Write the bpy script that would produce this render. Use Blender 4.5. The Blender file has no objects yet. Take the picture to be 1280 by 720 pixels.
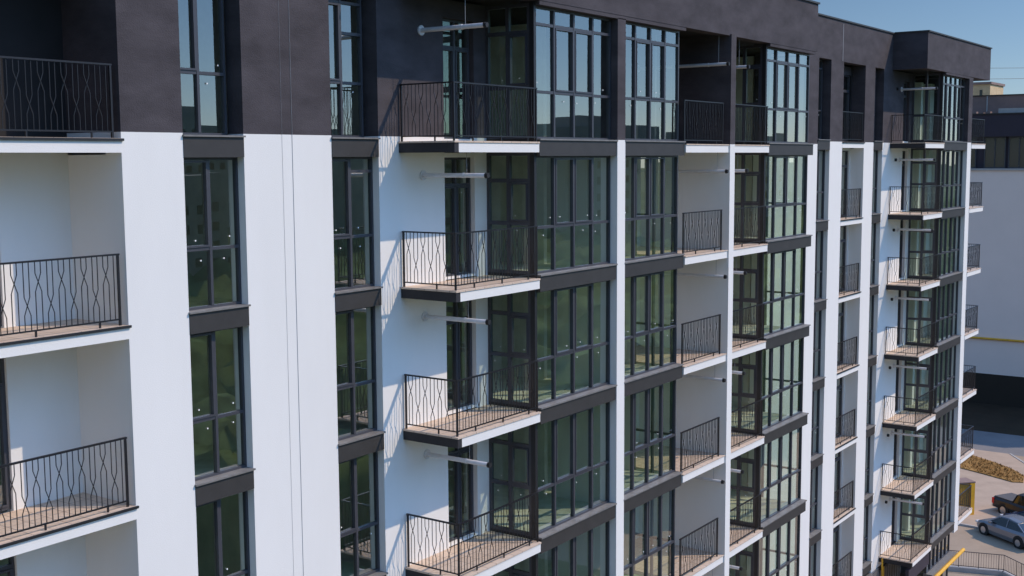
import bpy, math, random
from mathutils import Vector, Matrix
random.seed(7)
S = bpy.context.scene
COL = S.collection
R = math.radians
GZ = -25.0                      # ground level; the drone camera hovers at height 0

# ------------------------------------------------------------------ materials
def mat(name, base, rough=0.7, var=0.0, scale=1.0, bump=0.0, bscale=40, spec=0.5, metal=0.0, stretch=(1, 1, 1), var2=None):
    m = bpy.data.materials.new(name); m.use_nodes = True
    nt = m.node_tree; n = nt.nodes; l = nt.links
    b = n['Principled BSDF']
    b.inputs['Base Color'].default_value = (*base, 1)
    b.inputs['Roughness'].default_value = rough
    b.inputs['Metallic'].default_value = metal
    b.inputs['Specular IOR Level'].default_value = spec
    g = n.new('ShaderNodeNewGeometry')
    if var:
        mp = n.new('ShaderNodeMapping'); mp.inputs['Scale'].default_value = stretch
        l.new(g.outputs['Position'], mp.inputs['Vector'])
        t = n.new('ShaderNodeTexNoise'); t.inputs['Scale'].default_value = scale
        t.inputs['Detail'].default_value = 6; t.inputs['Roughness'].default_value = 0.6
        l.new(mp.outputs[0], t.inputs['Vector'])
        r = n.new('ShaderNodeValToRGB')
        r.color_ramp.elements[0].position = 0.3; r.color_ramp.elements[1].position = 0.72
        lo = [c * (1 - var) for c in base]
        hi = [min(1, c * (1 + var)) for c in base] if var2 is None else list(var2)
        r.color_ramp.elements[0].color = (*lo, 1); r.color_ramp.elements[1].color = (*hi, 1)
        l.new(t.outputs[0], r.inputs[0]); l.new(r.outputs[0], b.inputs['Base Color'])
    if bump:
        t2 = n.new('ShaderNodeTexNoise'); t2.inputs['Scale'].default_value = bscale; t2.inputs['Detail'].default_value = 4
        l.new(g.outputs['Position'], t2.inputs['Vector'])
        bp = n.new('ShaderNodeBump'); bp.inputs['Strength'].default_value = bump; bp.inputs['Distance'].default_value = 0.02
        l.new(t2.outputs[0], bp.inputs['Height']); l.new(bp.outputs[0], b.inputs['Normal'])
    return m

M = {}
M['white'] = mat('white_render', (.815, .80, .765), .9, .022, 1.1, .18, 60, .2, stretch=(1, 1, .3))
M['dark'] = mat('charcoal_render', (.070, .062, .068), 0.85, .27, 1.3, .45, 45, .2, stretch=(.8, .8, 1.8))
M['shadewall'] = mat('shade_darkened_render', (.016, .015, .016), .9, .2, 2)  # charcoal render darkened to stand in for deep shade in recesses and soffit
M['band'] = mat('charcoal_cladding', (.043, .040, .038), .55, .12, 3, .06, 90, .4)
M['sill'] = mat('grey_sill_sheet', (.19, .18, .17), .5, .2, 5, 0, 1, .5)
M['frame'] = mat('window_frame_grey', (.058, .059, .070), .38, .08, 6, 0, 1, .5)
M['seal'] = mat('dark_seal', (.015, .015, .017), .5)
M['rail'] = mat('railing_paint', (.013, .012, .015), .4, .1, 10, 0, 1, .5)
M['pipe'] = mat('white_flue', (.66, .66, .68), .4, .06, 8)
M['black'] = mat('black_plastic', (.012, .012, .013), .6)
M['beam'] = mat('dark_beam', (.022, .021, .024), .7, .2, 6)
M['inwall'] = mat('interior_plaster', (.68, .66, .60), .9, .15, 2)
M['infloor'] = mat('interior_screed', (.58, .57, .48), .9, .18, 3)
M['concrete'] = mat('concrete', (.33, .31, .29), .9, .2, 2, .2, 20)
M['asphalt'] = mat('parking_paving', (.385, .295, .215), .95, .12, .5, .3, 8, .2)
M['road'] = mat('grey_road', (.22, .21, .21), .95, .12, .4, .2, 8, .2)
M['blackroad'] = mat('fresh_asphalt', (.045, .032, .02), .95, .2, .4, .2, 8, .2)
M['walk'] = mat('pale_paving', (.46, .35, .265), .95, .1, .8, .2, 8, .2)
M['kerb'] = mat('kerb_concrete', (.44, .42, .40), .9, .1, 2)
M['drygrass'] = mat('dry_grass', (.34, .175, .055), 1, .45, .9, .6, 6, .1, var2=(.46, .27, .10))
M['terrain'] = mat('terrain_ground', (.09, .115, .05), 1, .5, .12, 0, 1, .1)
M['farwall'] = mat('lavender_wall', (.93, .78, .69), .9, .03, .3)
M['plinth'] = mat('black_plinth', (.030, .021, .013), .8, .1, 1)
M['navy'] = mat('navy_cladding', (.036, .028, .042), .7, .1, 1)
M['brown'] = mat('brown_cladding', (.26, .175, .15), .8, .15, 1)
M['brick'] = mat('yellow_brick', (.62, .46, .27), .9, .15, 1)
M['yellow'] = mat('yellow_paint', (.80, .43, .03), .5, .12, 3)
M['orange'] = mat('shaded_yellow_panel', (.42, .24, .03), .6, .15, 3)  # shaded side of the yellow cabinet, with the shade put into the colour
M['canopy'] = mat('woodland', (.085, .125, .045), 1, .7, .35, 1.0, .9, .1)
M['block'] = mat('distant_block', (.27, .27, .23), .9, .2, .1)
M['silver'] = mat('silver_blue_paint', (.24, .25, .28), .25, 0, 1, 0, 1, .6, .5)
M['bluecar'] = mat('dark_blue_paint', (.03, .05, .11), .22, 0, 1, 0, 1, .6, .3)
M['blackcar'] = mat('black_paint', (.018, .018, .02), .3, 0, 1, 0, 1, .6, .1)
M['cover'] = mat('bed_cover_vinyl', (.10, .095, .095), .7, .1, 2)
M['tyre'] = mat('tyre_rubber', (.02, .02, .02), .9)
M['rim'] = mat('alloy', (.5, .5, .52), .3, 0, 1, 0, 1, .5, .8)
M['cglass'] = mat('car_glass', (.015, .018, .02), .05, 0, 1, 0, 1, .8)
M['red'] = mat('red_lens', (.55, .02, .015), .25)
M['lamp'] = mat('clear_lens', (.7, .7, .72), .15)
M['wire'] = mat('cable_black', (.05, .05, .055), .6)
M['wiregrey'] = mat('cable_grey', (.34, .34, .35), .6)
M['sticker'] = mat('white_sticker', (.85, .85, .82), .6)
M['curtain'] = mat('pale_cloth', (.55, .54, .50), .9, .1, 4)

def tile_mat():
    m = bpy.data.materials.new('balcony_tiles'); m.use_nodes = True
    nt = m.node_tree; n = nt.nodes; l = nt.links; b = n['Principled BSDF']
    g = n.new('ShaderNodeNewGeometry'); br = n.new('ShaderNodeTexBrick')
    br.offset = 0; br.inputs['Scale'].default_value = 1.0
    br.inputs['Brick Width'].default_value = .33; br.inputs['Row Height'].default_value = .33
    br.inputs['Mortar Size'].default_value = .007
    br.inputs['Color1'].default_value = (.66, .51, .39, 1); br.inputs['Color2'].default_value = (.72, .565, .44, 1)
    br.inputs['Mortar'].default_value = (.30, .23, .19, 1)
    l.new(g.outputs['Position'], br.inputs['Vector'])
    t = n.new('ShaderNodeTexNoise'); t.inputs['Scale'].default_value = 5; l.new(g.outputs['Position'], t.inputs['Vector'])
    mx = n.new('ShaderNodeMix'); mx.data_type = 'RGBA'; mx.blend_type = 'MULTIPLY'; mx.inputs[0].default_value = .15
    l.new(br.outputs[0], mx.inputs[6]); l.new(t.outputs[0], mx.inputs[7]); l.new(mx.outputs[2], b.inputs['Base Color'])
    b.inputs['Roughness'].default_value = .75
    return m
M['tile'] = tile_mat()

def glass_mat(name, tint, ior, refl):
    m = bpy.data.materials.new(name); m.use_nodes = True
    nt = m.node_tree; n = nt.nodes; l = nt.links
    n.remove(n['Principled BSDF']); out = n['Material Output']
    tr = n.new('ShaderNodeBsdfTransparent'); tr.inputs[0].default_value = (*tint, 1)
    gl = n.new('ShaderNodeBsdfGlossy'); gl.inputs['Roughness'].default_value = 0.0; gl.inputs['Color'].default_value = (*refl, 1)
    ge = n.new('ShaderNodeNewGeometry'); dt = n.new('ShaderNodeVectorMath'); dt.operation = 'DOT_PRODUCT'
    l.new(ge.outputs['Incoming'], dt.inputs[0]); l.new(ge.outputs['Normal'], dt.inputs[1])
    def mth(op, a, b_=None):
        q = n.new('ShaderNodeMath'); q.operation = op
        for i_, v_ in enumerate((a, b_)):
            if v_ is None: continue
            if isinstance(v_, (int, float)): q.inputs[i_].default_value = v_
            else: l.new(v_, q.inputs[i_])
        return q.outputs[0]
    cz = mth('ABSOLUTE', dt.outputs['Value']); om = mth('SUBTRACT', 1.0, cz); pw = mth('POWER', om, 3.2)
    fac = mth('ADD', mth('MULTIPLY', pw, 1 - ior), ior)      # Schlick-like, the same from both sides
    # gentle waviness of float glass
    g = n.new('ShaderNodeNewGeometry'); t = n.new('ShaderNodeTexNoise'); t.inputs['Scale'].default_value = .9; t.inputs['Detail'].default_value = 1
    l.new(g.outputs['Position'], t.inputs['Vector'])
    bp = n.new('ShaderNodeBump'); bp.inputs['Strength'].default_value = .12; bp.inputs['Distance'].default_value = .003
    l.new(t.outputs[0], bp.inputs['Height']); l.new(bp.outputs[0], gl.inputs['Normal'])
    mx = n.new('ShaderNodeMixShader')
    l.new(fac, mx.inputs[0]); l.new(tr.outputs[0], mx.inputs[1]); l.new(gl.outputs[0], mx.inputs[2])
    l.new(mx.outputs[0], out.inputs[0])
    return m
M['glass'] = glass_mat('coated_glazing', (.82, .94, .87), .27, (.97, .99, .98))
M['sideglass'] = glass_mat('clear_glazing', (.84, .90, .80), .05, (.95, 1.0, 1.0))

# ------------------------------------------------------------------ builders
WPOS = {}
class MB:
    def __init__(s): s.v = []; s.f = []; s.m = []
    def box(s, x0, x1, y0, y1, z0, z1, mi=0):
        if x0 > x1: x0, x1 = x1, x0
        if y0 > y1: y0, y1 = y1, y0
        if z0 > z1: z0, z1 = z1, z0
        b = len(s.v)
        s.v += [(x0, y0, z0), (x1, y0, z0), (x1, y1, z0), (x0, y1, z0), (x0, y0, z1), (x1, y0, z1), (x1, y1, z1), (x0, y1, z1)]
        for f in ((0, 3, 2, 1), (4, 5, 6, 7), (0, 1, 5, 4), (1, 2, 6, 5), (2, 3, 7, 6), (3, 0, 4, 7)):
            s.f.append(tuple(b + i for i in f)); s.m.append(mi)
        return s
    def quad(s, a, b, c, d, mi=0):
        i = len(s.v); s.v += [tuple(a), tuple(b), tuple(c), tuple(d)]; s.f.append((i, i + 1, i + 2, i + 3)); s.m.append(mi); return s
    def prism(s, pts, z0, z1, mi=0):
        n = len(pts); i = len(s.v)
        s.v += [(p[0], p[1], z0) for p in pts] + [(p[0], p[1], z1) for p in pts]
        s.f.append(tuple(i + k for k in reversed(range(n)))); s.m.append(mi)
        s.f.append(tuple(i + n + k for k in range(n))); s.m.append(mi)
        for k in range(n):
            j = (k + 1) % n; s.f.append((i + k, i + j, i + n + j, i + n + k)); s.m.append(mi)
        return s
    def loft(s, secs, cap=True, mi=0):
        base = len(s.v); n = len(secs[0])
        for c in secs: s.v += [tuple(p) for p in c]
        for a in range(len(secs) - 1):
            for k in range(n):
                j = (k + 1) % n
                s.f.append((base + a * n + k, base + a * n + j, base + (a + 1) * n + j, base + (a + 1) * n + k)); s.m.append(mi)
        if cap:
            s.f.append(tuple(base + k for k in reversed(range(n)))); s.m.append(mi)
            s.f.append(tuple(base + (len(secs) - 1) * n + k for k in range(n))); s.m.append(mi)
        return s
    def tube(s, a, b, r, n=10, mi=0, r2=None):
        a = Vector(a); b = Vector(b); d = (b - a).normalized()
        u = d.cross(Vector((0, 0, 1))) if abs(d.z) < .9 else d.cross(Vector((1, 0, 0)))
        u.normalize(); w = d.cross(u); r2 = r if r2 is None else r2
        s.loft([[p + (u * math.cos(t) + w * math.sin(t)) * rr for t in [2 * math.pi * k / n for k in range(n)]] for p, rr in ((a, r), (b, r2))], True, mi)
        return s
    def build(s, name, mats, parent=None, origin=None, smooth=False):
        if not isinstance(mats, (list, tuple)): mats = [mats]
        xs = [v[0] for v in s.v]; ys = [v[1] for v in s.v]; zs = [v[2] for v in s.v]
        o3 = Vector(origin) if origin else Vector(((min(xs) + max(xs)) / 2, (min(ys) + max(ys)) / 2, min(zs)))
        me = bpy.data.meshes.new(name)
        me.from_pydata([(v[0] - o3.x, v[1] - o3.y, v[2] - o3.z) for v in s.v], [], s.f)
        for k in mats: me.materials.append(M[k] if isinstance(k, str) else k)
        me.polygons.foreach_set('material_index', s.m)
        if smooth: me.polygons.foreach_set('use_smooth', [True] * len(s.f))
        me.update()
        o = bpy.data.objects.new(name, me); COL.objects.link(o)
        WPOS[o] = o3
        if parent is not None:
            o.parent = parent; o.location = o3 - WPOS[parent]
        else: o.location = o3
        return o

def tag(o, label=None, cat=None, group=None, kind=None):
    if label: o['label'] = label
    if cat: o['category'] = cat
    if group: o['group'] = group
    if kind: o['kind'] = kind
    return o
def empty(name, loc, label, cat, group=None):
    o = bpy.data.objects.new(name, None); COL.objects.link(o); o.location = loc; WPOS[o] = Vector(loc)
    return tag(o, label, cat, group)

# ================================================================== MAIN BUILDING
B = empty('apartment_building', (12.0, 16.15, GZ), 'long white apartment block with charcoal top storey and many railed balconies, nearest', 'building')

class Sec:      # one section of the facade: wall plane, front plane of the bays, level shift
    def __init__(s, y0, y1, dz): s.y0 = y0; s.y1 = y1; s.dz = dz
    def T(s, k): return .36 + s.dz - 3 * k        # balcony slab top
    def Bt(s, k): return .13 + s.dz - 3 * k       # balcony slab bottom
    def b0(s, k): return .05 + s.dz - 3 * k       # spandrel bottom
    def b1(s, k): return .43 + s.dz - 3 * k       # spandrel top
A = Sec(16.15, 14.74, 0.0)
Q = Sec(16.30, 14.90, .20)
WB = -17.9          # where the white render stops above the dark ground storey
PB = 3.38           # underside of the parapet

def front_map(plane):
    return lambda u0, u1, d0, d1, z0, z1: (u0, u1, plane + d0, plane + d1, z0, z1)
def side_map(plane):
    return lambda u0, u1, d0, d1, z0, z1: (plane + d0, plane + d1, u0, u1, z0, z1)

def window(axis, plane, u0, u1, z0, z1, cols, rows, sash=(), fw=.045, mw=.055, name='window', stick=.7, handle=False, extra=(), tilt=.35):
    mp = front_map(plane) if axis == 'x' else side_map(plane)
    fb = MB()
    us = [u0] + [u0 + (u1 - u0) * c for c in cols] + [u1]
    zs = [z0] + list(rows) + [z1]
    fb.box(*mp(u0, u0 + fw, 0, .09, z0, z1)); fb.box(*mp(u1 - fw, u1, 0, .09, z0, z1))
    fb.box(*mp(u0 + fw, u1 - fw, .002, .088, z0, z0 + fw)); fb.box(*mp(u0 + fw, u1 - fw, .002, .088, z1 - fw, z1))
    for u in us[1:-1]: fb.box(*mp(u - mw / 2, u + mw / 2, -.006, .084, z0 + fw, z1 - fw))
    for zr in zs[1:-1]:
        for i in range(len(us) - 1):
            a = us[i] + (fw if i == 0 else mw / 2); b = us[i + 1] - (fw if i == len(us) - 2 else mw / 2)
            fb.box(*mp(a, b, .001, .082, zr - mw / 2, zr + mw / 2))
    for (c, r, frac) in extra:     # an additional transom in one column
        a = us[c] + mw / 2; b = us[c + 1] - mw / 2; zr = zs[r] + (zs[r + 1] - zs[r]) * frac
        fb.box(*mp(a, b, -.003, .08, zr - .03, zr + .03))
    for (c, r) in sash:            # opening leaf: a second frame standing proud
        a = us[c] + (fw if c == 0 else mw / 2) + .006; b = us[c + 1] - (fw if c == len(us) - 2 else mw / 2) - .006
        lo = zs[r] + (fw if r == 0 else mw / 2) + .006; hi = zs[r + 1] - (fw if r == len(zs) - 2 else mw / 2) - .006
        t = .036
        fb.box(*mp(a, a + t, -.018, .07, lo, hi)); fb.box(*mp(b - t, b, -.018, .07, lo, hi))
        fb.box(*mp(a + t, b - t, -.017, .069, lo, lo + t)); fb.box(*mp(a + t, b - t, -.017, .069, hi - t, hi))
    f = fb.build(name, 'frame', B)
    gb = MB(); st_ = []
    for i in range(len(us) - 1):
        for j in range(len(zs) - 1):
            a = us[i] + .02; b = us[i + 1] - .02; lo = zs[j] + .02; hi = zs[j + 1] - .02
            tz = R(random.uniform(-tilt, tilt)); tx = R(random.uniform(-tilt, tilt) * .6)
            hu = (b - a) / 2; hz = (hi - lo) / 2; q = []
            for su, sz in ((-1, -1), (1, -1), (1, 1), (-1, 1)):
                d = .045 + math.tan(tz) * hu * su + math.tan(tx) * hz * sz
                u = a + hu + hu * su; z = lo + hz + hz * sz
                q.append((u, plane + d, z) if axis == 'x' else (plane + d, u, z))
            gb.quad(*q)
            if hi - lo > .6 and random.random() < stick:
                su = random.uniform(a + .12, b - .12); sz_ = (lo + .16 if j > 0 else hi - .16) + random.uniform(-.03, .03)
                s_ = .013
                st_.append(MB().box(*mp(su - s_, su + s_, .02, .026, sz_ - s_, sz_ + s_)))
    gb.build('pane', 'glass' if axis == 'x' else 'sideglass', f)
    for q in st_: q.build('sticker', 'sticker', f)
    return f

def railing(pts, T, parent, endpost=(True, True), wallfix=False, name='railing', first=0):
    """pts: list of (x,y) corners; T: slab top."""
    mb = MB(); h0 = T + .10; h1 = T + 1.15
    segs = list(zip(pts[:-1], pts[1:]))
    for si, (a, b) in enumerate(segs):
        a = Vector((*a, 0)); b = Vector((*b, 0)); L = (b - a).length; d = (b - a) / L; nrm = Vector((-d.y, d.x, 0))
        def bar(z, hw, hh, s0=0, s1=None):
            s1 = L if s1 is None else s1
            p = a + d * s0; q = a + d * s1
            secs = [[c + nrm * w + Vector((0, 0, z + zz)) for w, zz in ((-hw, -hh), (hw, -hh), (hw, hh), (-hw, hh))] for c in (p, q)]
            mb.loft(secs)
        bar(h1, .022, .014, -.01, L + .01); bar(h0, .012, .012)
        posts = []
        if (si == 0 and endpost[0]) or si > 0: posts.append(.015)
        if si == len(segs) - 1 and endpost[1]: posts.append(L - .015)
        for s_ in posts:
            c = a + d * s_
            mb.loft([[c + d * x * .017 + nrm * y * .017 + Vector((0, 0, z)) for x, y in ((-1, -1), (1, -1), (1, 1), (-1, 1))] for z in (T - .01, h1 - .014)])
        ns = max(1, int(L / .95))
        for k in range(1, ns + 1):       # feet under the bottom rail
            c = a + d * (L * (k - .35) / ns)
            mb.loft([[c + d * x * .013 + nrm * y * .013 + Vector((0, 0, z)) for x, y in ((-1, -1), (1, -1), (1, 1), (-1, 1))] for z in (T, h0 - .012)])
        n = max(4, int(round((L - .06) / .102))); st = L / (n + 1); H = h1 - h0
        i = 1; hi = (first == 0)
        while i <= n:
            if i + 1 <= n:
                c = (.69 if hi else .36) * H + h0
                for s0, s1 in ((i * st, (i + 1) * st), ((i + 1) * st, i * st)):
                    m_ = (s0 + s1) / 2; off = .0045 if s0 < s1 else -.0045
                    path = [(s0, h0), (s0, c - .14), (s0 * .62 + m_ * .38, c - .085), (m_, c), (s1 * .62 + m_ * .38, c + .085), (s1, c + .14), (s1, h1 - .014)]
                    r = .0056
                    mb.loft([[a + d * (p + x * r) + nrm * (off + y * r) + Vector((0, 0, z)) for x, y in ((-1, -1), (1, -1), (1, 1), (-1, 1))] for p, z in path])
                i += 2; hi = not hi
            else:
                r = .0056
                mb.loft([[a + d * (i * st + x * r) + nrm * (y * r) + Vector((0, 0, z)) for x, y in ((-1, -1), (1, -1), (1, 1), (-1, 1))] for z in (h0, h1 - .014)])
                i += 1
    return mb.build(name, 'rail', parent)

# ---- piers of the wall plane: (section, x0, x1, depth)
piers = [(A, 2.0, 8.6, 1.42), (A, 12.10, 13.33, 1.42), (A, 14.67, 16.89, .4), (A, 18.24, 20.36, .4), (A, 21.44, 21.93, .4),
         (A, 38.05, 42.5, .55), (Q, 43.74, 45.06, 1.42), (Q, 47.53, 48.69, 1.42), (Q, 49.79, 52.48, .4), (Q, 53.27, 53.72, .4)]
for s, x0, x1, dp in piers:
    lim = .46 + (.10 if s is Q else 0)
    if x0 == 38.05: s = Q
    MB().box(x0, x1, s.y0, s.y0 + dp, WB, lim).build('wall_pier', 'white', B)
    MB().box(x0, x1, s.y0, s.y0 + dp, lim, PB + s.dz).build('upper_wall_pier', 'dark', B)
# wall behind the middle loggias
LB = 17.55
for x0, x1 in ((28.62, 31.52), (31.84, 32.5), (33.5, 34.38)):
    MB().box(x0, x1, LB, LB + .3, WB, .14).build('loggia_back_wall', 'white', B)
    MB().box(x0, x1, LB, LB + .3, .14, PB).build('loggia_back_wall', 'shadewall', B)
for x0, x1 in ((28.60, 28.86), (34.25, 34.40)):
    MB().box(x0, x1, A.y0 + .05, LB - .002, WB, .36).build('loggia_side_wall', 'white', B)
    MB().box(x0, x1, A.y0 + .05, LB - .002, .36, PB).build('loggia_side_wall', 'dark', B)
# slender party wall between the two middle loggias
MB().box(31.52, 31.84, 14.66, LB, WB, .36).build('party_wall', 'white', B)
MB().box(31.52, 31.84, 14.66, LB, .36, PB + .06).build('upper_party_wall', 'dark', B)
# pillars between the bays
MB().box(25.29, 25.67, 14.72, 16.55, WB, .43).build('pillar', 'white', B)
MB().box(25.29, 25.67, 14.72, 16.55, .43, 3.33).build('upper_pillar', 'dark', B)
MB().box(57.50, 58.15, Q.y1 - .02, 20.7, WB, .60).build('end_wall', 'white', B)
MB().box(57.50, 58.15, Q.y1 - .02, 20.7, .60, PB + .2).build('upper_end_wall', 'dark', B)
# bay side walls facing away

# ---- parapets
def parapet(x0, x1, y0, y1, z0, z1):
    mb = MB().box(x0, x1, y0, y1, z0, z1)
    p = mb.build('parapet', 'dark', B)
    MB().box(x0 - .04, x1 + .04, y0 - .05, y1 + .04, z1, z1 + .055).build('coping', 'band', p)
    return p
parapet(2.0, 18.9, A.y0, A.y0 + .35, PB, 4.90)
parapet(18.9, 38.17, A.y1 - .03, A.y1 + .32, 3.40, 4.92)
MB().box(18.9, 19.2, A.y1 + .32, A.y0 + .35, 3.40, 4.92).build('parapet', 'dark', B)
MB().box(37.87, 38.17, A.y1 + .32, Q.y0 + .3, 3.40, 4.92).build('parapet', 'dark', B)
parapet(38.17, 50.87, Q.y0, Q.y0 + .35, PB + .2, 5.08)
parapet(50.87, 61.12, Q.y1 - .03, Q.y1 + .32, 3.60, 5.10)
MB().box(50.87, 51.17, Q.y1 + .32, Q.y0 + .5, 3.60, 5.10).build('parapet', 'dark', B)
MB().box(60.8, 61.12, Q.y1 + .32, Q.y0 + 1.7, 3.60, 5.10).build('parapet', 'dark', B)
for x0, y0, x1, y1, z in ((50.83, Q.y1 + .36, 51.21, Q.y0 - .05, 5.10), (60.78, Q.y1 + .36, 61.16, Q.y0 + 1.7, 5.10), (18.86, A.y1 + .36, 19.24, A.y0 - .05, 4.92), (37.83, A.y1 + .36, 38.21, Q.y0 - .05, 4.92)):
    MB().box(x0, x1, y0, y1, z, z + .053).build('coping', 'band', B)
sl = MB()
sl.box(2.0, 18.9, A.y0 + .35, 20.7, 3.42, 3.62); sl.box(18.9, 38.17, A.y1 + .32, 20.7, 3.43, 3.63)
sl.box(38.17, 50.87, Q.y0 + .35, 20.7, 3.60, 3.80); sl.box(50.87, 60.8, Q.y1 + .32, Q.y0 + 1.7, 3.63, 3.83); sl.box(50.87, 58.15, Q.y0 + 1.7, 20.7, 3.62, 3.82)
sl.build('roof_slab', 'shadewall', B)
# soffit strips under the parapet over the glazed bays
MB().box(21.93, 28.85, A.y1 - .02, A.y1 + .5, 3.31, 3.398).build('soffit', 'dark', B)
MB().box(34.38, 38.05, A.y1 - .02, A.y1 + .5, 3.31, 3.398).build('soffit', 'dark', B)
MB().box(53.72, 57.5, Q.y1 - .02, Q.y1 + .5, 3.50, 3.598).build('soffit', 'dark', B)

# ---- interiors (seen through the glass)
NL = 7
fl = MB(); iw = MB()
for k in range(0, NL):
    for (x0, x1, y0, dz) in ((12.1, 28.6, 16.56, 0), (28.6, 34.4, 17.86, 0), (34.4, 38.17, 16.56, 0), (8.6, 12.1, 17.77, 0), (21.95, 25.28, 14.98, 0), (25.68, 28.72, 15.01, 0), (34.4, 37.92, 15.01, 0),
                             (38.17, 45.06, 16.86, .2), (45.06, 47.53, 17.06, .2), (47.53, 57.5, 16.72, .2), (53.75, 57.48, 15.12, .2)):
        y1 = 20.5 if y0 > 16.5 else (16.56 if dz == 0 else 16.72)
        fl.box(x0, x1, y0, y1, .10 + dz - 3 * k, .31 + dz - 3 * k)
fl.build('interior_floor', 'infloor', B)
for x in (12.2, 15.75, 19.3, 25.41, 28.66, 31.6, 34.1, 38.2, 41.0, 44.3, 48.0, 51.5, 54.0):
    iw.box(x, x + .14, 17.9 if 28 < x < 34.3 else 16.95, 20.5, WB, 3.38)
for x in (21.99,): iw.box(x, x + .12, 16.6, 20.5, WB, 3.38)
iw.box(2.0, 58.1, 20.5, 20.7, WB, 3.4)
iw.build('interior_wall', 'inwall', B)

for x0, x1 in ((55.3, 55.6), (56.7, 57.3)):
    MB().box(x0, x1, 16.20 if x0 < 40 else 16.4, 16.56 if x0 < 40 else 16.72, WB, 3.3).build('inner_pier', 'white', B)

# ---- window strips in the wall plane
def strip(s, x0, x1, ks, cols=(.5,), seed=0, rec=.17):
    for k in ks:
        b = MB().box(x0 + .003, x1 - .003, s.y0 - .012, s.y0 + .38, s.b0(k), s.b1(k) - .03).build('spandrel', 'band', B)
        MB().box(x0 - .01, x1 + .012, s.y0 - .05, s.y0 + rec + .02, s.b1(k) - .03, s.b1(k)).build('sill', 'sill', b)
        zl = s.b1(k) + .0
        if k == 0:
            window('x', s.y0 + .30, x0, x1 - .10, zl, 3.36 + s.dz, cols, (zl + 1.07, zl + 2.62), sash=((0, 1),), extra=((len(cols), 1, .62),) if seed else ())
        else:
            window('x', s.y0 + rec, x0, x1, zl, s.b0(k - 1), cols, (zl + 1.04,), sash=((0, 1),), extra=((1, 1, .82),) if (seed and k == 1) else ())
strip(A, 13.33, 14.67, range(0, 5)); strip(A, 16.89, 18.24, range(0, 5), seed=1)
strip(Q, 42.5, 43.74, range(0, 7)); strip(Q, 48.69, 49.79, range(0, 7))

# ---- glazed bays
def bay(s, x0, x1, xb, n, ks, side=True, gr=False):
    for k in ks:
        b = MB().box(x0, xb, s.y1, s.y1 + .26, s.b0(k), s.b1(k) - .035).build('spandrel', 'band', B)
        MB().box(x0 - .02, xb + .02, s.y1 - .035, s.y1 + .19, s.b1(k) - .035, s.b1(k)).build('sill', 'sill', b)
        zl = s.b1(k); top = (3.31 + s.dz if k == 0 else s.b0(k - 1))
        cols = [i / n for i in range(1, n)]
        rows = (zl + 1.03, zl + 2.5) if k == 0 else (zl + 1.03,)
        sashes = [(1, 1), (2, 1)] if n == 4 else [(1, 1), (3, 1)]
        window('x', s.y1 + .17, x0 + .02, x1, zl, top, cols, rows, sash=sashes, mw=.062)
        if gr:       # the far side of the bay is glazed as well
            zt2 = (3.31 + s.dz if k == 0 else s.b0(k - 1)); yb2 = (s.y0 + .05 if xb == 28.85 else Q.y0)
            window('y', x1 - .095, s.y1 + .262, yb2, s.b0(k), zt2, (.5,), (zl + 1.03,), fw=.05, stick=0)
        if side:
            yb = s.y0 if s is A else 16.3
            zt = 3.36 + s.dz if k == 0 else s.Bt(k - 1)
            zb = s.T(k) - .0
            window('y', x0 - .06, s.y1 + .22, yb, zb + .07, zt - .0, (.5,), (zb + 1.2, zt - .62), sash=((0, 1),), fw=.07, mw=.09, stick=.8)
            MB().box(x0 - .07, x0 + .02, s.y1 + .10, s.y1 + .22, zb, zt).build('corner_post', 'seal', B)
            MB().box(x0 - .06, x0 + .03, s.y1 + .22, yb, zb - .0, zb + .07).build('threshold', 'seal', B)
bay(A, 21.95, 25.28, 25.28, 4, range(0, 5))
bay(A, 25.68, 28.83, 28.85, 4, range(0, 5), side=False, gr=True)
bay(A, 34.42, 38.03, 38.05, 4, range(0, 6), gr=True)
bay(Q, 53.75, 57.50, 57.50, 5, range(0, 7))

def door(x0, x1, y, k, s, n=2, top=None):
    z0 = s.T(k) + .02; zt = (3.0 + s.dz if k == 0 else s.Bt(k - 1) - .10) if top is None else top
    d = window('x', y, x0, x1, z0, zt, [.5] if n == 2 else [], (zt - .60,), sash=[(0, 0)] + ([(1, 0)] if n == 2 else []), fw=.05, mw=.06, name='balcony_door', stick=.4)
    return d
def fill_over(x0, x1, s, k, zt):      # piece of wall over the door
    ztop = PB + s.dz if k == 0 else s.T(k - 1) + .07
    MB().box(x0, x1, s.y0 + .003, s.y0 + .4, zt, ztop).build('door_lintel', 'dark' if k == 0 else 'white', B)
    MB().box(x0, x1, s.y0 + .003, s.y0 + .4, s.Bt(k), s.T(k) + .02).build('door_step', 'seal', B)

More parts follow.
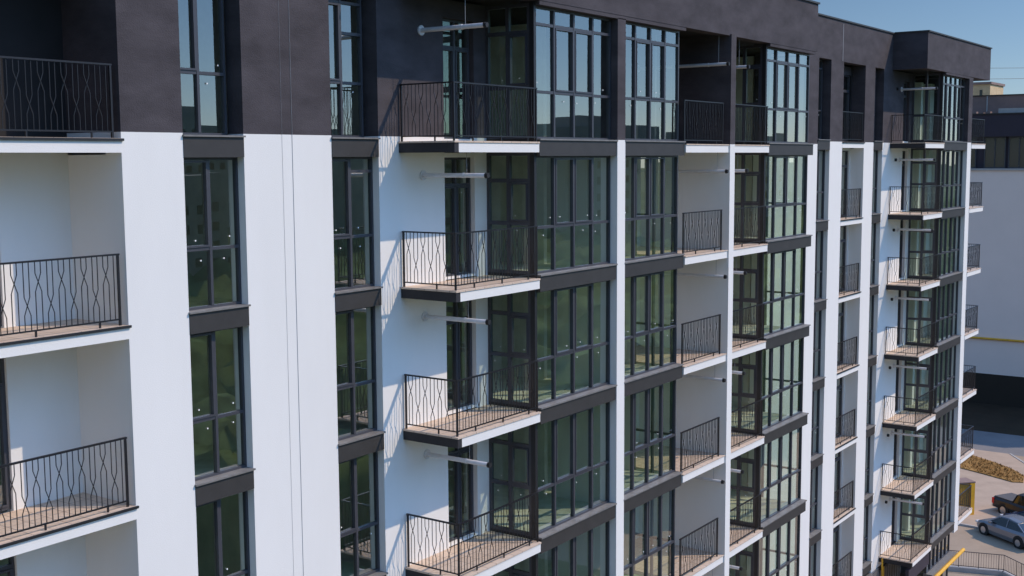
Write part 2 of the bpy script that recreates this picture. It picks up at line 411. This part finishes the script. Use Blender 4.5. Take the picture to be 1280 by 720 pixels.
# ---- protruding balconies
def balcony(s, x0, x1, k, yf, pipe_x, door_x, end=False):
    T, Bt = s.T(k), s.Bt(k)
    yb = s.y0 - .002
    b = MB().box(x0 + .14, x1, yf + .06, yb, Bt + .02, T - .035).build('balcony', 'white', B)
    MB().box(x0 + .14, x1, yf, yf + .06, Bt, T - .035).build('fascia', 'white', b)
    MB().box(x0, x0 + .14, yf, yb, Bt, T - .035).build('side_beam', 'white' if end else 'beam', b)
    MB().box(x0 - .02, x1, yf - .02, yb, T - .035, T).build('tiles', 'tile', b)
    pts = [(x0 + .05, yb - .03), (x0 + .05, yf + .06), (x1 - .02, yf + .06)]
    railing(pts, T, b)
    return b
def flue(x, y0, ytip, z, hang_y=None, hang_z=None, r=.048, flange=True):
    mb = MB(); mb.tube((x, y0, z), (x, ytip + .07, z), r, 14)
    if flange: mb.tube((x, y0 - .001, z), (x, y0 - .03, z), .105, 16)
    mb.tube((x, ytip + .62, z), (x, ytip + .66, z), r + .008, 14)
    p = mb.build('flue_pipe', 'pipe', B)
    c = MB(); c.tube((x, ytip + .07, z), (x, ytip + .04, z), r + .012, 12); c.tube((x, ytip + .03, z), (x, ytip, z), r + .004, 12)
    c.tube((x, ytip + .05, z), (x, ytip + .01, z), r * .6, 8)
    c.build('flue_cap', 'black', p)
    if hang_z: MB().tube((x, hang_y, z + r * .6), (x, hang_y, hang_z), .006, 6).build('hanger_wire', 'wiregrey', p)
for k in range(0, 5):
    s = A
    balcony(s, 18.86, 21.87, k, 14.70, 19.62, None)
    z = -.34 - 3 * (k - 1)
    flue(19.62, s.y0, 14.43, z, 14.98, (s.Bt(k - 1) + .02) if k else 3.43)
    door(20.36, 21.44, s.y0 + .12, k, s, 2)
    fill_over(20.36, 21.44, s, k, (3.0 if k == 0 else s.Bt(k - 1) - .10))
for k in range(0, 7):
    s = Q
    balcony(s, 50.78, 53.66, k, 14.86, 52.1, None)
    z = -.16 - 3 * (k - 1)
    flue(52.1, s.y0, 14.78, z, 15.2, (s.Bt(k - 1) + .02) if k else 3.63)
    v = MB(); v.tube((51.5, s.y0 - .001, z), (51.5, s.y0 - .08, z), .065, 12); v.build('wall_vent', 'black', B)
    door(52.48, 53.27, s.y0 + .12, k, s, 1)
    fill_over(52.48, 53.27, s, k, (3.0 + s.dz if k == 0 else s.Bt(k - 1) - .10))
    # balcony on the gable corner
    T, Bt = s.T(k), s.Bt(k)
    b = MB().box(58.152, 60.62, 15.0, 16.75, Bt + .02, T - .035).build('balcony', 'white', B)
    MB().box(58.152, 60.62, 14.86, 15.0, Bt, T - .035).build('fascia', 'white', b)
    MB().box(58.152, 60.64, 14.84, 16.76, T - .035, T).build('tiles', 'tile', b)
    railing([(58.2, 14.92), (60.56, 14.92), (60.56, 16.70)], T, b)

A_in = Sec(LB, 14.74, 0.0)
# ---- loggias flush with the bays (middle)
for k in range(0, 6):
    T, Bt = A.T(k), A.Bt(k)
    for x0, x1, px in ((28.865, 31.515, 31.28), (31.845, 34.36, 32.62)):
        b = MB().box(x0, x1, 14.76, LB - .002, Bt + .02, T - .03).build('loggia_slab', 'white', B)
        MB().box(x0, x1, 14.70, 14.76, Bt, T - .03).build('fascia', 'white', b)
        MB().box(x0, x1, 14.68, LB - .002, T - .03, T).build('tiles', 'tile', b)
        railing([(x0 + .02 if x0 < 30 else x0 + .03, 14.78), (x1 - .25 if x0 < 30 else x1, 14.78)], T, b)
    for px, tip in ((31.31, 14.62), (32.67, 14.62)):
        z = -.40 - 3 * (k - 1)
        flue(px, LB, tip, z, 14.95, (A.Bt(k - 1) + .02) if k else 3.43)
    door(32.5, 33.5, LB + .12, k, A, 1)
    fill_over(32.5, 33.5, A_in, k, (3.0 if k == 0 else A.Bt(k - 1) - .10))

# ---- recessed loggias of the wall plane
def recess(s, x0, x1, ks, dx0, dx1, depth):
    yb = s.y0 + depth
    dd = s.dz
    for a, b in ((x0, dx0), (dx1, x1)):
        if b - a > .02:
            MB().box(a, b, yb, yb + .2, WB, .14 + dd).build('loggia_back_wall', 'white', B)
            MB().box(a, b, yb, yb + .2, .14 + dd, PB + dd).build('loggia_back_wall', 'shadewall', B)
    for k in ks:
        T, Bt = s.T(k), s.Bt(k)
        b = MB().box(x0 + .002, x1 - .002, s.y0 + .05, yb - .002, Bt + .02, T - .04).build('loggia_slab', 'white', B)
        MB().box(x0 + .002, x1 - .002, s.y0 - .004, s.y0 + .05, Bt, T - .04).build('fascia', 'white', b)
        MB().box(x0 + .002, x1 + .03, s.y0 - .04, s.y0 - .004, T - .045, T - .005).build('drip_edge', 'seal', b)
        MB().box(x0 + .002, x1 - .002, s.y0 - .004, yb - .002, T - .04, T).build('tiles', 'tile', b)
        railing([(x0 + .01, s.y0 + .06), (x1 - .10, s.y0 + .06)], T, b, first=k % 2)
        zt = (3.0 + dd if k == 0 else s.Bt(k - 1) - .35)
        door(dx0, dx1, yb + .06, k, s, 2)
        ztt = (3.0 + dd if k == 0 else s.Bt(k - 1) - .10)
        ztop = PB + dd if k == 0 else s.T(k - 1)
        MB().box(dx0, dx1, yb + .003, yb + .2, ztt, ztop - .045).build('door_lintel', 'dark' if k == 0 else 'white', B)
recess(A, 8.6, 12.10, range(0, 5), 9.2, 10.80, 1.42)
recess(Q, 45.06, 47.53, range(0, 7), 45.3, 47.42, .55)

# ---- ground storey (dark base), only its far end shows
MB().box(2.0, 38.05, 16.20, 20.7, GZ, WB - .003).build('ground_storey', 'band', B)
MB().box(21.95, 38.05, 14.95, 16.198, GZ, WB - .003).build('ground_storey', 'band', B)
MB().box(38.05, 53.75, 16.36, 20.7, GZ, WB - .003).build('ground_storey', 'beam', B)
gs = MB()
x = 50.6
while x < 53.7:
    gs.box(x, x + .16, 16.24, 16.358, GZ, WB - .25); x += .34
gs.build('slat_cladding', 'sill', B)
MB().box(42.0, 50.6, Q.y0 - .08, 16.358, WB - .45, WB - .004).build('base_ledge', 'sill', B)
MB().box(50.70, 53.7, 14.95, 15.10, -18.35, -17.80).build('beam', 'navy', B)
window('x', Q.y1 + .17, 53.77, 57.5, -18.85, -17.76, [i / 6 for i in range(1, 6)], (), mw=.12, stick=0)
MB().box(53.7, 57.6, Q.y1 - .12, Q.y1 + .3, -19.05, -18.85).build('base_ledge', 'sill', B)
gw = MB().box(53.75, 58.15, 15.35, 20.7, GZ, -19.05).build('ground_storey', 'beam', B)
window('x', Q.y1 + .2, 53.77, 57.5, GZ + .3, -19.06, [.25, .5, .75], (-21.2,), mw=.1, stick=0, name='shop_window')
gp = MB(); gp.tube((51.6, 14.72, -19.02), (58.7, 14.72, -19.02), .085, 14)
gp.build('gas_pipe', 'yellow', B)
gp = MB(); gp.tube((50.75, 16.12, -17.5), (50.75, 16.12, GZ), .04, 10); gp.tube((50.95, 16.12, -17.9), (50.95, 16.12, GZ), .03, 10); gp.tube((50.75, 16.12, -17.5), (50.95, 16.12, -17.5), .03, 10)
gp.build('gas_pipe', 'yellow', B)

# facade cables on the broad pier
for x, m_, r in ((15.59, 'wiregrey', .0022), (15.845, 'wiregrey', .0038)):
    c = MB(); c.tube((x, A.y0 - .006, 4.9), (x + .01, A.y0 - .005, -9), r, 6); c.build('facade_cable', m_, B)
    
# roof bits far right
MB().box(44.9, 44.93, Q.y0 - .006, Q.y0 + .02, 3.6, 4.98).build('expansion_joint', 'wiregrey', B)

# ================================================================== GROUND
def sheet(name, pts, z, m):
    mb = MB(); i = 0
    mb.v = [(p[0], p[1], z) for p in pts]; mb.f = [tuple(range(len(pts)))]; mb.m = [0]
    return tag(mb.build(name, m), kind='structure')
sheet('ground', [(-2500, -2500), (3500, -2500), (3500, 2500), (-2500, 2500)], GZ, 'terrain')
sheet('parking_lot', [(61, -12), (108.5, -12), (108.5, 60), (61, 60)], GZ + .004, 'asphalt')
sheet('bounce_paving', [(2, 1.5), (60.9, 1.5), (60.9, 16.3), (2, 16.3)], GZ + .004, 'walk')  # pale paving strip added to bounce warm light up into the recesses
sheet('road', [(104.5, -30), (112.2, -30), (112.2, 70), (104.5, 70)], GZ + .008, 'road')
sheet('asphalt_yard', [(112.2, -30), (125.5, -30), (125.5, 70), (112.2, 70)], GZ + .012, 'blackroad')
# raised pale pavement with kerb, and the dry verge on it
pv = MB(); pv.prism([(82.5, 22.5), (82.3, 19.7), (86.5, 18.9), (92.5, 17.6), (98.5, 19.0), (104.3, 22.8), (104.3, 60), (82.5, 60)], GZ, GZ + .12)
tag(pv.build('pavement', 'walk'), kind='structure')
kb = MB(); pp = [(82.35, 22.6), (82.15, 19.6), (86.4, 18.76), (92.5, 17.44), (98.6, 18.85), (104.4, 22.7)]
for a, b in zip(pp[:-1], pp[1:]):
    a = Vector((*a, 0)); b = Vector((*b, 0)); d = (b - a).normalized(); n_ = Vector((-d.y, d.x, 0)) * .08
    kb.loft([[p + n_ * q + Vector((0, 0, z)) for q, z in ((-1, GZ), (1, GZ), (1, GZ + .14), (-1, GZ + .14))] for p in (a - d * .02, b)])
tag(kb.build('kerb', 'kerb'), kind='structure')
vg = [(103.0, 27.5), (102.1, 25.5), (100.6, 23.2), (99.0, 21.3), (97.3, 20.05), (95.4, 19.7), (95.1, 20.4), (96.3, 22.8), (97.2, 24.8), (98.0, 27.5)]
v = MB(); v.prism(vg, GZ + .12, GZ + .2); tag(v.build('verge', 'drygrass'), kind='structure')
# tufts of dead grass on the verge
tf = MB()
for i in range(2600):
    x = random.uniform(95, 103); y = random.uniform(19.7, 27.5)
    inside = False; j = len(vg) - 1
    for a in range(len(vg)):
        if (vg[a][1] > y) != (vg[j][1] > y) and x < (vg[j][0] - vg[a][0]) * (y - vg[a][1]) / (vg[j][1] - vg[a][1]) + vg[a][0]: inside = not inside
        j = a
    if not inside: continue
    t = random.uniform(0, 6.28); h = random.uniform(.05, .16); w = .05
    c = Vector((x, y, GZ + .2)); u = Vector((math.cos(t), math.sin(t), 0)) * w
    k_ = len(tf.v); tf.v += [tuple(c - u), tuple(c + u), tuple(c + Vector((random.uniform(-.05, .05), random.uniform(-.05, .05), h)))]
    tf.f.append((k_, k_ + 1, k_ + 2)); tf.m.append(0)
tag(tf.build('dry_grass', 'drygrass'), 'dead orange brown grass tufts on the verge', 'grass', kind='stuff')

# ================================================================== FENCE, CABINET
F = empty('ramp_railing', (73.2, 16.6, GZ), 'low dark metal railing on a pale kerb wall at the bottom right', 'railing')
fp = [(72.5, 19.6), (73.6, 16.1), (72.6, 14.9), (70.6, 12.2)]
bw = MB()
for a, b in zip(fp[:-1], fp[1:]):
    a = Vector((*a, 0)); b = Vector((*b, 0)); d = (b - a).normalized(); n_ = Vector((-d.y, d.x, 0)) * .14
    bw.loft([[p + n_ * q + Vector((0, 0, z)) for q, z in ((-1, GZ), (1, GZ), (1, GZ + .28), (-1, GZ + .28))] for p in (a, b)])
bw.build('base_wall', 'kerb', F)
rr = MB()
for a, b in zip(fp[:-1], fp[1:]):
    a = Vector((*a, 0)); b = Vector((*b, 0)); L = (b - a).length; d = (b - a) / L
    for z in (.36, 1.25): rr.tube(a + Vector((0, 0, GZ + z)), b + Vector((0, 0, GZ + z)), .022, 6)
    n_ = int(L / .14)
    for i in range(n_ + 1):
        p = a + d * (L * i / n_)
        rr.tube(p + Vector((0, 0, GZ + .28 if i % 8 == 0 else GZ + .36)), p + Vector((0, 0, GZ + 1.25)), .02 if i % 8 == 0 else .008, 5)
rr.build('balusters', 'rail', F)

C_ = empty('gas_cabinet', (84.6, 22.0, GZ + .12), 'tall yellow gas cabinet with shade painted into its body, standing on the pavement by the building corner', 'cabinet')
cb = MB(); cb.prism([(83.1, 22.3), (84.9, 20.75), (85.55, 21.5), (83.75, 23.05)], GZ + .12, GZ + 2.35); cb.build('body', 'orange', C_)
cb = MB(); cb.prism([(84.93, 20.70), (85.6, 21.47), (85.54, 21.53), (84.87, 20.77)], GZ + .12, GZ + 2.40); cb.build('side_panel', 'yellow', C_)
cb = MB(); cb.prism([(84.62, 20.90), (84.9, 20.66), (84.94, 20.70), (84.66, 20.94)], GZ + .12, GZ + 2.38); cb.build('corner_strip', 'yellow', C_)
cb = MB(); cb.prism([(83.0, 22.3), (84.92, 20.63), (85.68, 21.5), (83.75, 23.15)], GZ + 2.40, GZ + 2.47); cb.build('lid', 'brown', C_)
cb = MB()
pr = [Vector((83.3 + .55 * t, 22.05 - .48 * t, GZ + 1.2 + .75 * math.sin(math.pi * min(1, t * 1.0)))) - Vector((.12, .12, 0)) for t in [i / 10 * 2 for i in range(6)]]
for a, b in zip(pr[:-1], pr[1:]): cb.tube(a, b, .05, 8)
cb.build('pipe', 'yellow', C_)

# ================================================================== CARS
def car(kind, loc, ang, paint, label, cat, name, sc=1.0):
    root = empty(name, loc, label, cat, 'vehicles in the parking lot')
    c, s_ = math.cos(ang), math.sin(ang)
    def W(p):
        p = (p[0] * sc, p[1] * sc, p[2] * sc)
        return (loc[0] + p[0] * c - p[1] * s_, loc[1] + p[0] * s_ + p[1] * c, loc[2] + p[2])
    def xf(mb): mb.v = [W(p) for p in mb.v]; return mb
    if kind == 'sedan':   # x forward; stations: x, half width, z bottom, z shoulder
        st = [(-2.32, .62, .42, .80), (-2.22, .78, .30, .92), (-1.9, .86, .22, .98), (-1.0, .90, .20, .95), (0, .91, .20, .92), (.9, .90, .20, .90), (1.5, .88, .22, .84), (1.95, .82, .24, .75), (2.22, .70, .30, .64), (2.34, .52, .40, .54)]
        gh = [(-1.75, .66, .95, .97), (-1.05, .60, .93, 1.38), (-.2, .59, .92, 1.46), (.35, .60, .91, 1.42), (1.15, .70, .88, .90)]
        wx = (-1.38, 1.42); wr = .325
    else:
        st = [(-2.75, .86, .45, 1.10), (-2.70, .93, .42, 1.14), (-2.0, .95, .42, 1.14), (-.95, .96, .40, 1.14), (0, .96, .38, 1.12), (1.2, .96, .38, 1.12), (1.9, .95, .40, 1.08), (2.5, .88, .45, .98), (2.68, .74, .5, .85)]
        gh = [(-1.0, .78, 1.12, 1.14), (-.75, .70, 1.13, 1.74), (0.3, .70, 1.12, 1.82), (.75, .72, 1.11, 1.74), (1.45, .80, 1.10, 1.12)]
        wx = (-1.75, 1.75); wr = .40
    body = MB()
    secs = []
    for x, w, zb, zs in st:
        h = zs - zb
        secs.append([(x, -w * .93, zb), (x, -w, zb + h * .35), (x, -w * .985, zb + h * .78), (x, -w * .88, zs), (x, -w * .4, zs + .02), (x, w * .4, zs + .02), (x, w * .88, zs), (x, w * .985, zb + h * .78), (x, w, zb + h * .35), (x, w * .93, zb)])
    body.loft(secs)
    b = xf(body).build('body', paint, root, smooth=False)
    # roof skin
    rf = MB(); secs = []
    for x, w, zb, zt in gh[1:-1]:
        secs.append([(x, -w - .02, zt - .06), (x, -w * .9, zt), (x, -w * .4, zt + .03), (x, w * .4, zt + .03), (x, w * .9, zt), (x, w + .02, zt - .06)])
    rf.loft(secs); 
    # pillars
    for i in range(len(gh) - 1):
        for sg in (-1, 1):
            a, b2 = gh[i], gh[i + 1]
            if i in (0, len(gh) - 2):
                rf.tube((a[0], sg * (a[1] + (.10 if i == 0 else .02)), a[3] - .01 if i == 0 else a[3] - .05), (b2[0], sg * (b2[1] + (.10 if i else .02)), b2[3] - .05 if i == 0 else b2[3] - .01), .04, 6)
    for x in (-.32,):
        for sg in (-1, 1): rf.tube((x, sg * .80, .93 if kind == 'sedan' else 1.12), (x, sg * (gh[2][1] + .03), gh[2][3] - .06), .035, 6)
    xf(rf).build('roof', paint, root)
    gl = MB(); secs = []
    for x, w, zb, zt in gh:
        wl = (.80 if kind == 'sedan' else .86)
        secs.append([(x, -wl, zb), (x, -w, max(zt - .03, zb + .005)), (x, w, max(zt - .03, zb + .005)), (x, wl, zb)])
    gl.loft(secs); xf(gl).build('cabin_glass', 'cglass', root)
    for x in wx:
        for sg in (-1, 1):
            t = MB(); yw = .80 if kind == 'sedan' else .84
            t.tube((x, sg * (yw - .1), wr), (x, sg * (yw + .115), wr), wr, 20)
            w_ = xf(t).build('wheel', 'tyre', root)
            t = MB(); t.tube((x, sg * (yw + .10), wr), (x, sg * (yw + .125), wr), wr * .62, 16)
            xf(t).build('rim', 'rim', w_)
            t = MB()     # dark wheel arch
            t.tube((x, sg * (yw - .12), wr + .03), (x, sg * (yw + .108), wr + .03), wr + .07, 20); xf(t).build('wheel_arch', 'black', root)
    fx = st[-1][0]; rx = st[0][0]
    for sg in (-1, 1):
        h = MB(); h.box(fx - .32, fx - .06, sg * .5, sg * .76, st[-1][3] - .02 + .04, st[-1][3] + .12); xf(h).build('headlight', 'lamp', root)
        h = MB(); h.box(rx - .02, rx + .18, sg * (.56 if kind == 'sedan' else .80), sg * (.80 if kind == 'sedan' else .945), st[0][3] - (.14 if kind == 'sedan' else .42), st[0][3] + .02 - (.0 if kind == 'sedan' else .05)); xf(h).build('taillight', 'red', root)
        h = MB(); h.box(gh[-1][0] - .45, gh[-1][0] - .25, sg * .88, sg * 1.04, gh[-1][2] + .02, gh[-1][2] + .14); xf(h).build('mirror', paint, root)
    if kind != 'sedan':
        h = MB(); h.box(-2.66, -1.04, -.80, .80, 1.155, 1.20); xf(h).build('bed_cover', 'cover', root)
        h = MB(); h.box(-2.86, -2.76, -.85, .85, .42, .58); xf(h).build('bumper', 'rim', root)
    return root
hd = math.atan2(.86, .51)
def centre(px, py, length, width):   # near-left front corner -> centre
    return None
d = Vector((math.cos(hd), math.sin(hd))); n_ = Vector((d.y, -d.x))     # n_: to the car's right (away from the block)
def place(fx, fy, L, hw): p = Vector((fx, fy)) - d * (L / 2) + n_ * hw; return (p.x, p.y, GZ + .005)
car('sedan', place(81.40, 19.95, 5.1, .98), hd - .06, 'silver', 'silver blue sedan with alloy wheels, closest to the block', 'car', 'parked_car', 1.09)
car('sedan', place(84.0, 18.9, 4.66, .9), hd, 'bluecar', 'dark blue sedan parked between the silver sedan and the black pickup', 'car', 'parked_car')
pd = Vector((84.75, 19.75)); pc = pd - d * 2.75 + n_ * 2.1
car('pickup', (pc.x + 0.9, pc.y + .75, GZ + .005), hd + math.pi, 'blackcar', 'black pickup truck with grey bed cover and red tail lights', 'pickup', 'parked_pickup')

# ================================================================== NEIGHBOUR BUILDING
N = empty('office_building', (125, 28, GZ), 'large neighbouring building with blank lavender wall and dark glazed top floor', 'building')
MB().box(125, 150, 0, 70, -21.9, -1.43).build('wall', 'farwall', N)
MB().box(124.95, 150.05, -.05, 70.05, GZ, -21.9).build('plinth', 'plinth', N)
MB().box(125.7, 149, .6, 69, -1.43, 1.9).build('window_band_back', 'navy', N)
MB().box(125.0, 150, 0, 70, 1.86, 4.05).build('parapet', 'navy', N)
MB().box(124.85, 125.7, 0, 70, -1.47, -1.28).build('window_ledge', 'kerb', N)
y = 1.0; i = 0
while y < 69:
    f = MB(); W_ = 2.05
    for a, b, c, e in ((y, y + .1, -1.28, 1.86), (y + W_ - .1, y + W_, -1.28, 1.86)): f.box(125.5, 125.62, a, b, c, e)
    f.box(125.5, 125.62, y + .1, y + W_ - .1, -1.28, -1.15); f.box(125.5, 125.62, y + .1, y + W_ - .1, 1.7, 1.86)
    f.box(125.5, 125.6, y + W_ / 2 - .05, y + W_ / 2 + .05, -1.15, 1.7)
    fo = f.build('window', 'frame', N)
    g = MB(); g.quad((125.56, y + .05, -1.2), (125.56, y + W_ - .05, -1.2), (125.56, y + W_ - .05, 1.8), (125.56, y + .05, 1.8)); g.build('pane', 'sideglass', fo)
    y += W_ + (.75 if i % 2 else .25); i += 1
MB().box(128.5, 149, 2, 66, 4.05, 6.02).build('roof_storey', 'brown', N)
MB().box(128.4, 149.1, 1.9, 66.1, 6.02, 6.12).build('roof_edge', 'band', N)
MB().box(124.9, 125.5, 0, 70, 4.05, 4.16).build('roof_edge', 'band', N)
fk = MB()
yy = 22.
while yy < 36:
    w_ = random.uniform(.15, .5); fk.box(125.6, 126.3, yy, yy + w_, 4.16, 4.16 + random.uniform(.08, .28)); yy += w_ + random.uniform(.15, .5)
fk.build('roof_gravel_bags', 'brown', N)
MB().box(125.4, 127.5, 26.0, 29.6, 4.16, 4.62).build('roof_vent', 'kerb', N)
MB().box(128.42, 128.5, 31.4, 31.5, 4.05, 6.1).build('downpipe', 'kerb', N)
gp = MB(); gp.tube((124.85, 0, -18.3), (124.85, 70, -18.3), .11, 8); gp.build('gas_pipe', 'yellow', N)

K = empty('brick_block', (193, 50, GZ), 'pale yellow brick tower block far behind the office roof', 'building')
MB().box(189, 197, 45.9, 54, GZ, 10.6).build('wall', 'brick', K)
MB().box(188.8, 197.2, 45.7, 54.2, 10.6, 10.95).build('roof', 'brown', K)
for y_ in (47.0, 50.6): MB().box(188.95, 189.02, y_, y_ + .4, 7.6, 9.8).build('window', 'cglass', K)

wires = [((100, 72, 9.9), (190, 20, 12.2)), ((100, 72, 8.5), (190, 20, 10.9))]
for a, b in wires:
    a = Vector(a); b = Vector(b); mb = MB(); prev = a
    for i in range(1, 13):
        t = i / 12; p = a.lerp(b, t); p.z -= 1.2 * 4 * t * (1 - t) * .5
        mb.tube(prev, p, .025, 5); prev = p
    tag(mb.build('overhead_wire', 'wire'), 'thin overhead wire sagging across the sky beyond the roof box', 'wire', 'overhead wires in the sky at right')

# ================================================================== WHAT THE GLASS REFLECTS
wd = MB()
nx, ny = 190, 120
def hgt(x, y):
    h = 9 + 3.0 * math.sin(x * .045 + 1) * math.cos(y * .06) + 2.5 * math.sin(x * .11 + y * .07) + random.uniform(-1.6, 1.6)
    return GZ + max(3, h)
for i in range(nx + 1):
    for j in range(ny + 1):
        x = -40 + 420 * i / nx; y = -14 - 260 * (j / ny) ** 1.25
        wd.v.append((x + random.uniform(-1, 1), y + random.uniform(-1, 1), (GZ if j == 0 else hgt(x, y))))
for i in range(nx):
    for j in range(ny):
        a = i * (ny + 1) + j; wd.f.append((a, a + 1, a + ny + 2, a + ny + 1)); wd.m.append(0)
tag(wd.build('woodland', 'canopy', smooth=True), 'dark green woodland mirrored in the lower windows', 'woodland', kind='stuff')
blocks = [(150, -95, 30, 14, 29.0), (196, -92, 26, 14, 31.0), (118, -120, 22, 14, 23), (232, -80, 30, 16, 29.5), (160, -170, 40, 16, 33), (290, -70, 30, 16, 31), (95, -150, 26, 14, 22), (60, -190, 30, 14, 22)]
lab = ['closest wide grey block', 'stepped tall grey block', 'low narrow grey block', 'long low grey block', 'tallest grey block', 'grey block at far right', 'small grey block', 'lowest grey block']
for (x, y, w_, d_, h), lb in zip(blocks, lab):
    o = empty('distant_block', (x, y, GZ), lb + ' of the skyline mirrored in the top floor windows', 'building', 'skyline blocks mirrored in the glass')
    MB().box(x - w_ / 2, x + w_ / 2, y - d_ / 2, y + d_ / 2, GZ, GZ + h).build('wall', 'block', o)
    MB().box(x - w_ / 6, x + w_ / 5, y - d_ / 4, y + d_ / 4, GZ + h, GZ + h + 2.2).build('roof_hut', 'block', o)
    for l_ in range(int(h / 3) - 1):
        wb = MB()
        n_w = int(w_ / 3)
        for q in range(n_w): wb.box(x - w_ / 2 + 1 + q * 3, x - w_ / 2 + 2.3 + q * 3, y + d_ / 2, y + d_ / 2 + .04, GZ + 2 + l_ * 3, GZ + 3.4 + l_ * 3)
        wb.build('window_row', 'cglass', o)

# ================================================================== CAMERA, LIGHT
f_, t_, p_, r_ = 1496.46, R(54.75603), R(6.17524), R(-.34972)
Fv = Vector((math.sin(t_) * math.cos(p_), math.cos(t_) * math.cos(p_), -math.sin(p_)))
R0 = Vector((math.cos(t_), -math.sin(t_), 0)); U0 = R0.cross(Fv)
Rv = R0 * math.cos(r_) + U0 * math.sin(r_); Uv = -R0 * math.sin(r_) + U0 * math.cos(r_)
cam = bpy.data.cameras.new('camera'); co = bpy.data.objects.new('camera', cam); COL.objects.link(co)
cam.sensor_width = 36; cam.lens = f_ / 1280 * 36; cam.clip_end = 6000; cam.clip_start = .1
m4 = Matrix((Rv, Uv, -Fv)).transposed().to_4x4(); co.matrix_world = m4
S.camera = co

sd = Vector((1.12, -1.45, 1.79)).normalized()
sun = bpy.data.lights.new('sun', 'SUN'); so = bpy.data.objects.new('sun', sun); COL.objects.link(so)
sun.energy = 3.15; sun.angle = R(.53); sun.color = (1, .81, .62)
so.rotation_euler = sd.to_track_quat('Z', 'Y').to_euler()
w = bpy.data.worlds.new('World'); S.world = w; w.use_nodes = True
nt = w.node_tree; bg = nt.nodes['Background']
sky = nt.nodes.new('ShaderNodeTexSky'); sky.sky_type = 'NISHITA'; sky.sun_disc = False
sky.sun_elevation = math.asin(sd.z); sky.sun_rotation = math.atan2(sd.x, sd.y)
sky.air_density = .85; sky.dust_density = 0; sky.ozone_density = 3.5; sky.altitude = 300
tc = nt.nodes.new('ShaderNodeTexCoord'); sx = nt.nodes.new('ShaderNodeSeparateXYZ'); nt.links.new(tc.outputs['Generated'], sx.inputs[0])
rp = nt.nodes.new('ShaderNodeValToRGB')      # clear deep sky: paler zenith, calm horizon
rp.color_ramp.elements[0].position = 0.0; rp.color_ramp.elements[0].color = (.150, .160, .185, 1)
rp.color_ramp.elements[1].position = .55; rp.color_ramp.elements[1].color = (.84, .88, .86, 1)
e = rp.color_ramp.elements.new(.13); e.color = (.158, .168, .178, 1)
nt.links.new(sx.outputs['Z'], rp.inputs[0])
mu = nt.nodes.new('ShaderNodeMix'); mu.data_type = 'RGBA'; mu.blend_type = 'MULTIPLY'; mu.inputs[0].default_value = 1
nt.links.new(sky.outputs[0], mu.inputs[6]); nt.links.new(rp.outputs[0], mu.inputs[7])
vm = nt.nodes.new('ShaderNodeVectorMath'); vm.operation = 'SCALE'; vm.inputs[3].default_value = 2.3
# the sky is paler and brighter on the sun's side
dp = nt.nodes.new('ShaderNodeVectorMath'); dp.operation = 'DOT_PRODUCT'; dp.inputs[1].default_value = (sd.x / math.hypot(sd.x, sd.y), sd.y / math.hypot(sd.x, sd.y), 0)
nt.links.new(tc.outputs['Generated'], dp.inputs[0])
mr = nt.nodes.new('ShaderNodeMapRange'); mr.inputs[1].default_value = -.2; mr.inputs[2].default_value = 1; mr.inputs[3].default_value = 2.3; mr.inputs[4].default_value = 4.9
nt.links.new(dp.outputs['Value'], mr.inputs[0]); nt.links.new(mr.outputs[0], vm.inputs[3])
nt.links.new(mu.outputs[2], vm.inputs[0]); nt.links.new(vm.outputs[0], bg.inputs[0]); bg.inputs[1].default_value = .13
S.view_settings.view_transform = 'Standard'; S.view_settings.look = 'None'; S.view_settings.exposure = 0; S.view_settings.gamma = 1
S.render.engine = 'CYCLES'
try:
    S.cycles.max_bounces = 10; S.cycles.diffuse_bounces = 7; S.cycles.transparent_max_bounces = 16
except Exception: pass
